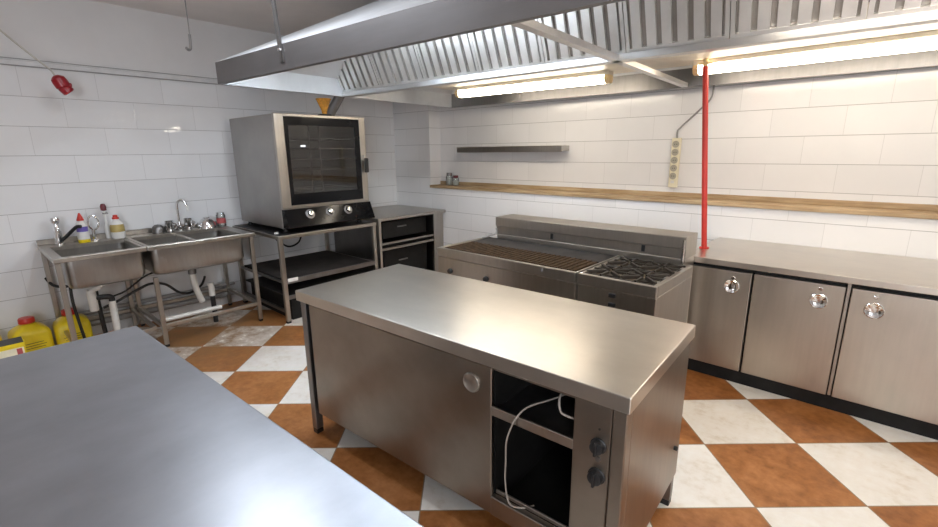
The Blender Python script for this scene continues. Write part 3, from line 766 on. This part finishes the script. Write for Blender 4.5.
cpn = MB().prism([(ox1-.02, 1.086), (ox1+.034, 1.086), (ox1+.105, .925), (ox1+.100, .915), (ox1-.02, .915)], 'Y', oy0+.004, oy1+.010).build('control_panel', M['ovenblk'], ov)
MB().box(ox1-.008, ox1+.036, oy0, oy1+.004, 1.087, 1.0945, .002).build('drip_rail', M['steel'], ov)
nrm = Vector((.161, 0, .071)).normalized(); tng = Vector((-.071, 0, .161)).normalized()
for y in (2.275, 2.492, 2.700):
    c0 = Vector((ox1+.059, y, 1.029))
    kb = MB().lathe(c0, [(.046, -.002), (.046, .006), (.040, .008)], (Vector((0, 1, 0)), tng, nrm), 24).build('dial_ring', M['dull'], cpn, True)
    MB().lathe(c0, [(.033, .004), (.033, .012), (.027, .034), (.020, .037), (.001, .037)], (Vector((0, 1, 0)), tng, nrm), 22).build('knob', M['chrome'], kb, True)
for x in (ox0+.06, ox1-.09):
    for y in (oy0+.06, oy1-.06):
        MB().lathe((x, y, .863), [(.028, 0), (.028, .01), (.018, .012), (.018, .045)], 'Z', 12).build('oven_foot', M['blk'], ov, True)

# things on top of the oven
g = thing('amber_vase', 'small amber glass on a dark base standing on the oven top', 'glass', (-4.26, 2.61, oz1))
MB().box(-4.31, -4.21, 2.565, 2.665, oz1+.006, oz1+.028, .004).build('dark_base', M['blk'], g)
MB().lathe((-4.26, 2.615, oz1+.028), [(.020, 0), (.024, .01), (.030, .04), (.055, .10), (.075, .145), (.070, .145), (.026, .045), (.001, .03)], 'Z', 20).build('amber_cup', M['amberp'], g, True)
g = thing('flue_pipe', 'short grey flue pipe leaning up from the oven top towards the hood', 'pipe', (-4.55, 2.83, oz1))
MB().tube([(-4.55, 2.83, oz1+.022), (-4.50, 2.97, 2.20)], .05, 16).build('pipe_body', M['dull'], g, True)

# ------------------------------------------------------------------ dark cabinet in the corner
cb = thing('corner_counter', 'low open-fronted steel counter in the back left corner beside the oven', 'counter', (-4.68, 3.65, 0))
MB().box(-5.17, -4.205, 3.15, 4.235, .835, .870, .004, 2).build('countertop', M['steel'], cb)
for y in (3.165, 4.03):
    w_ = .035 if y < 4 else .085
    l = MB().box(-4.258, -4.218, y, y+w_, .02, .835, .003).build('post', M['steel'], cb)
    MB().box(-4.256, -4.22, y+.003, y+w_-.003, 0, .02).build('foot', M['blk'], l)
MB().box(-5.16, -4.25, 4.115, 4.225, .03, .835).build('end_panel', M['steel'], cb)
MB().box(-5.16, -4.27, 3.165, 3.175, .03, .835).build('side_panel', M['dull'], cb)
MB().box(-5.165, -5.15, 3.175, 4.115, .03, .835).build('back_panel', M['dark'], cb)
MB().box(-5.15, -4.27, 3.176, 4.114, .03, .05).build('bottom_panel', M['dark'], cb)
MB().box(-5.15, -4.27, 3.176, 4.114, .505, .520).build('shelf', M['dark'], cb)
for z in (.552, .487):
    MB().box(-4.25, -4.226, 3.20, 4.03, z, z+.026, .003).build('shelf_rail', M['steel'], cb)
for z0, z1 in ((.60, .80), (.10, .47)):
    dwr = MB().box(-4.60, -4.33, 3.30, 4.00, z0, z1, .005).build('drawer_box', M['dark'], cb)
    MB().box(-4.330, -4.318, 3.52, 3.66, (z0+z1)/2+.02, (z0+z1)/2+.035, .002).build('drawer_pull', M['dull'], dwr)

# ------------------------------------------------------------------ extractor hood
HA = .0576
hd = thing('extractor_hood', 'huge stainless steel extractor canopy with baffle filters hanging over the cooking area', 'hood', (-3.79, 1.46, 2.1), HA)
FRH = FR[hd.name]
U, V = 6.85, 2.65
B = dict(parent=hd, local=True)
Z0 = 0
fl = MB(); fl.box(0, U, 0, .004, 0, .150); fl.box(0, U, .004, .035, 0, .006); fl.build('front_lip', M['hood'], **B)
fl = MB(); fl.box(0, .004, .004, V-.004, 0, .150); fl.box(.004, .03, .035, V-.035, 0, .006); fl.build('left_lip', M['hoodin'], **B)
fl = MB(); fl.box(U-.004, U, .004, V-.004, 0, .150); fl.build('right_lip', M['hoodin'], **B)
fl = MB(); fl.box(0, U, V-.004, V, 0, .150); fl.box(0, U, V-.035, V-.004, 0, .006); fl.build('rear_lip', M['dull'], **B)
def slab(p, q):
    return None
tu0, tu1, tv0, tv1, tz = .73, 6.12, 1.01, 2.15, .66
r = MB()
lo = [(0, 0, .150), (U, 0, .150), (U, V, .150), (0, V, .150)]
hi = [(tu0, tv0, tz), (tu1, tv0, tz), (tu1, tv1, tz), (tu0, tv1, tz)]
lo2 = [(.004, .004, .150), (U-.004, .004, .150), (U-.004, V-.004, .150), (.004, V-.004, .150)]
hi2 = [(tu0+.003, tv0+.003, tz-.006), (tu1-.003, tv0+.003, tz-.006), (tu1-.003, tv1-.003, tz-.006), (tu0+.003, tv1-.003, tz-.006)]
vo = [r.bm.verts.new(p) for p in lo+hi]; vi = [r.bm.verts.new(p) for p in lo2+hi2]
for i in range(4):
    j = (i+1) % 4
    r.bm.faces.new((vo[i], vo[j], vo[4+j], vo[4+i])); r.bm.faces.new((vi[j], vi[i], vi[4+i], vi[4+j])); r.bm.faces.new((vo[j], vo[i], vi[i], vi[j]))
r.bm.faces.new(vo[4:]); r.bm.faces.new(list(reversed(vi[4:])))
r.build('roof', M['hoodin'], **B)
MB().box(tu0+1.2, tu0+1.9, 1.35, 1.85, tz, .762).build('duct', M['dull'], **B)
# end wall closing the filter housing on the left
MB().prism([(.90, .52), (1.13, .008), (1.177, .05), (1.177, .45)], 'X', .006, .012).build('end_plate', M['hoodin'], **B)
# gutter rail under the filters and the tray that carries the lamps
MB().prism([(1.095, .0), (1.095, .035), (1.10, .035), (1.105, .006), (1.165, .006), (1.17, .045), (1.176, .045), (1.17, .0)], 'X', .005, U-.005).build('gutter', M['rail'], **B)
MB().box(.45, U-.08, 1.177, 2.26, .112, .122).build('lamp_tray', M['fixture'], **B)
MB().box(.45, U-.005, 2.26, 2.266, .112, .45).build('rear_baffle', M['dull'], **B)
# brace across the opening
br = MB(); br.box(2.555, 2.600, .035, V-.036, .000, .006); br.box(2.555, 2.559, .035, V-.036, .006, .032); br.box(2.596, 2.600, .035, V-.036, .006, .032)
br.build('cross_brace', M['rail'], **B)
# hanger
hb = MB(); hb.hexa([(.89, -.012, .045), (.925, -.012, .045), (.925, -.001, .045), (.89, -.001, .045), (.82, -.012, .757), (.855, -.012, .757), (.855, -.001, .757), (.82, -.001, .757)])
hg = hb.build('hanger_bar', M['dull'], **B)
MB().cyl((.900, -.022, .115), (.900, -.004, .115), .010, 10).build('bolt', M['chrome'], hg, local=True)
# filters
fb, ftp = Vector((0, 1.115, .036)), Vector((0, .888, .545))
dirv = (ftp-fb); LEN = dirv.length; dirv.normalize()
nv = Vector((0, -dirv.z, dirv.y))                       # faces down and to the front
if nv.z > 0: nv = -nv
nF = 13; FW = (U-.03)/nF
def strip(q, u0, u1, a0, a1, d0, d1):
    pts = []
    for d in (d0, d1):
        for (u, a) in ((u0, a0), (u1, a0), (u1, a1), (u0, a1)):
            pts.append(Vector((u, 0, 0))+fb+dirv*a+nv*d)
    q.hexa(pts)
for k in range(nF):
    u0 = .016+k*FW; u1 = u0+FW-.004
    q = MB()
    strip(q, u0, u0+.020, 0, LEN, -.045, .004); strip(q, u1-.020, u1, 0, LEN, -.045, .004)
    strip(q, u0+.02, u1-.02, 0, .022, -.045, .004); strip(q, u0+.02, u1-.02, LEN-.022, LEN, -.045, .004)
    ns = 6; pitch = (FW-.044)/ns
    for s_ in range(ns):
        c = u0+.02+pitch*(s_+.5)
        strip(q, c-.0255, c+.0255, .022, LEN-.022, -.004, .000)
        strip(q, c-.0255, c-.0225, .022, LEN-.022, -.022, -.004)
        strip(q, c+.0225, c+.0255, .022, LEN-.022, -.022, -.004)
    f_ = q.build('filter', M['baffle'], hd, local=True)
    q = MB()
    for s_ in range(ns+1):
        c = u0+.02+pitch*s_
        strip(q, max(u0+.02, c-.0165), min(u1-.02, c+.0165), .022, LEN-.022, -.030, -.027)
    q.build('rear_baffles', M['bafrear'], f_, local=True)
# lamps under the tray
def lamp(u0, v0, ln, rot, label, zz=.061, tube='tube'):
    base = FRH @ Vector((u0, v0, zz))
    t = thing('fluorescent_lamp', label, 'lamp', base, HA+rot, 'tube lamps under the hood')
    C_ = dict(parent=t, local=True)
    MB().box(0, ln, -.055, .055, .020, .051, .004).build('housing', M['fixture'], **C_)
    pf = [(-.045+0, .020)]
    a = [(-.048, .019), (-.052, -.005), (-.040, -.030), (-.018, -.040), (.018, -.040), (.040, -.030), (.052, -.005), (.048, .019)]
    MB().prism(a, 'X', .035, ln-.035).build('diffuser', M[tube], **C_)
    for x0, x1 in ((0, .035), (ln-.035, ln)):
        b2 = [(y*1.06, z*1.04) for y, z in a]
        MB().prism(b2, 'X', x0, x1).build('end_cap', M['tubecap'], **C_)
lamp(.60, 2.05, 1.55, .025, 'glowing tube lamp under the hood left of the red pole')
lamp(2.76, 2.135, 1.62, -.06, 'glowing tube lamp under the hood right of the red pole')
lamp(.75, .56, 1.50, .0, 'cool white tube lamp hidden behind the left front lip of the hood', .28, 'tubecool')
lamp(3.3, .56, 1.50, .0, 'added unseen tube lamp behind the front lip of the hood, above the island', .28, 'tubefill')  # added out of sight to brighten the filters on the right
lamp(5.15, 1.88, 1.50, .0, 'tube lamp under the hood beyond the right edge of the picture')

# ------------------------------------------------------------------ hanging bits
w = MB().tube([(-4.52, 1.57, ZC), (-4.515, 1.565, 2.56)], .0045, 8)
w.tube(smooth_path([(-4.515, 1.565, 2.57), (-4.515, 1.562, 2.485), (-4.512, 1.555, 2.455), (-4.50, 1.535, 2.445), (-4.485, 1.515, 2.455)], 5), .011, 8)
tag(w.build('ceiling_hook', M['conduit'], None, True), 'thin grey wire with hooked end hanging from the ceiling left of the hood', 'hook')
pl = thing('red_plug', 'red industrial plug dangling on a pale cable before the left wall', 'plug', (-4.9, .70, 2.13))
MB().tube(smooth_path([(-4.98, .10, ZC), (-4.93, .30, 2.665), (-4.90, .446, 2.478), (-4.90, .60, 2.315), (-4.90, .68, 2.235), (-4.90, .70, 2.185)]), .007, 8).build('cord', M['cable'], pl, True)
dx = Vector((0, .42, -.908)).normalized()
ux = Vector((1, 0, 0)); wx = dx.cross(ux)
MB().lathe((-4.90, .700, 2.200), [(.016, 0), (.030, .008), (.046, .022), (.050, .05), (.050, .085), (.040, .095)], (ux, wx, dx), 18).build('plug_body', M['plug'], pl, True)
dx2 = Vector((0, .62, -.785)).normalized(); wx2 = dx2.cross(ux)
MB().lathe((-4.90, .728, 2.127), [(.036, 0), (.042, .01), (.042, .055), (.034, .062), (.032, .05), (.001, .045)], (ux, wx2, dx2), 18).build('plug_collar', M['plug'], pl, True)
MB().box(-4.925, -4.875, .756, .786, 2.120, 2.150, .005).build('latch', M['plug'], pl)

# ------------------------------------------------------------------ light
def area(name, loc, target, sx, sy, power, col):
    l = bpy.data.lights.new(name, 'AREA'); l.shape = 'RECTANGLE'; l.size = sx; l.size_y = sy
    l.energy = power; l.color = col
    o = bpy.data.objects.new(name, l); COL.objects.link(o); o.location = loc
    o.rotation_euler = (Vector(target)-Vector(loc)).to_track_quat('-Z', 'Y').to_euler()
    return o
area('daylight_fill', (1.2, YF+.05, 1.65), (-2.6, 2.0, 1.5), 2.4, 1.4, 125, (.86, .92, 1.0))  # added unseen fill light standing in for daylight; no window is built
area('ceiling_lamp', (-2.75, 1.05, ZC-.02), (-2.75, 1.05, 0), 1.2, .14, 14, (.86, .92, 1.0))

w = bpy.data.worlds.new('room_air'); scn.world = w; w.use_nodes = True
bgn = w.node_tree.nodes['Background']; bgn.inputs[0].default_value = (.5, .5, .52, 1); bgn.inputs[1].default_value = .15

# ------------------------------------------------------------------ camera
PITCH, ROLL, YAW, FPX = .2388, .0098, -.7325, 460.2
cy_, sy_ = math.cos(YAW), math.sin(YAW)
f0 = Vector((sy_, cy_, 0)); r0 = Vector((cy_, -sy_, 0)); up = Vector((0, 0, 1))
fw = f0*math.cos(PITCH)-up*math.sin(PITCH); dn = -(up*math.cos(PITCH)+f0*math.sin(PITCH))
rt = r0*math.cos(ROLL)+dn*math.sin(ROLL); d2 = dn*math.cos(ROLL)-r0*math.sin(ROLL)
cam = bpy.data.cameras.new('camera'); co = bpy.data.objects.new('camera', cam); COL.objects.link(co)
m = Matrix((rt, -d2, -fw)).transposed().to_4x4(); m.translation = Vector((0, 0, 1.6))
co.matrix_world = m
cam.sensor_fit = 'HORIZONTAL'; cam.sensor_width = 36; cam.lens = 36*FPX/938
cam.clip_start = .02
scn.camera = co
vs = scn.view_settings
vs.view_transform = 'Standard'; vs.look = 'None'; vs.gamma = 1; vs.use_curve_mapping = False
vs.exposure = 0.45
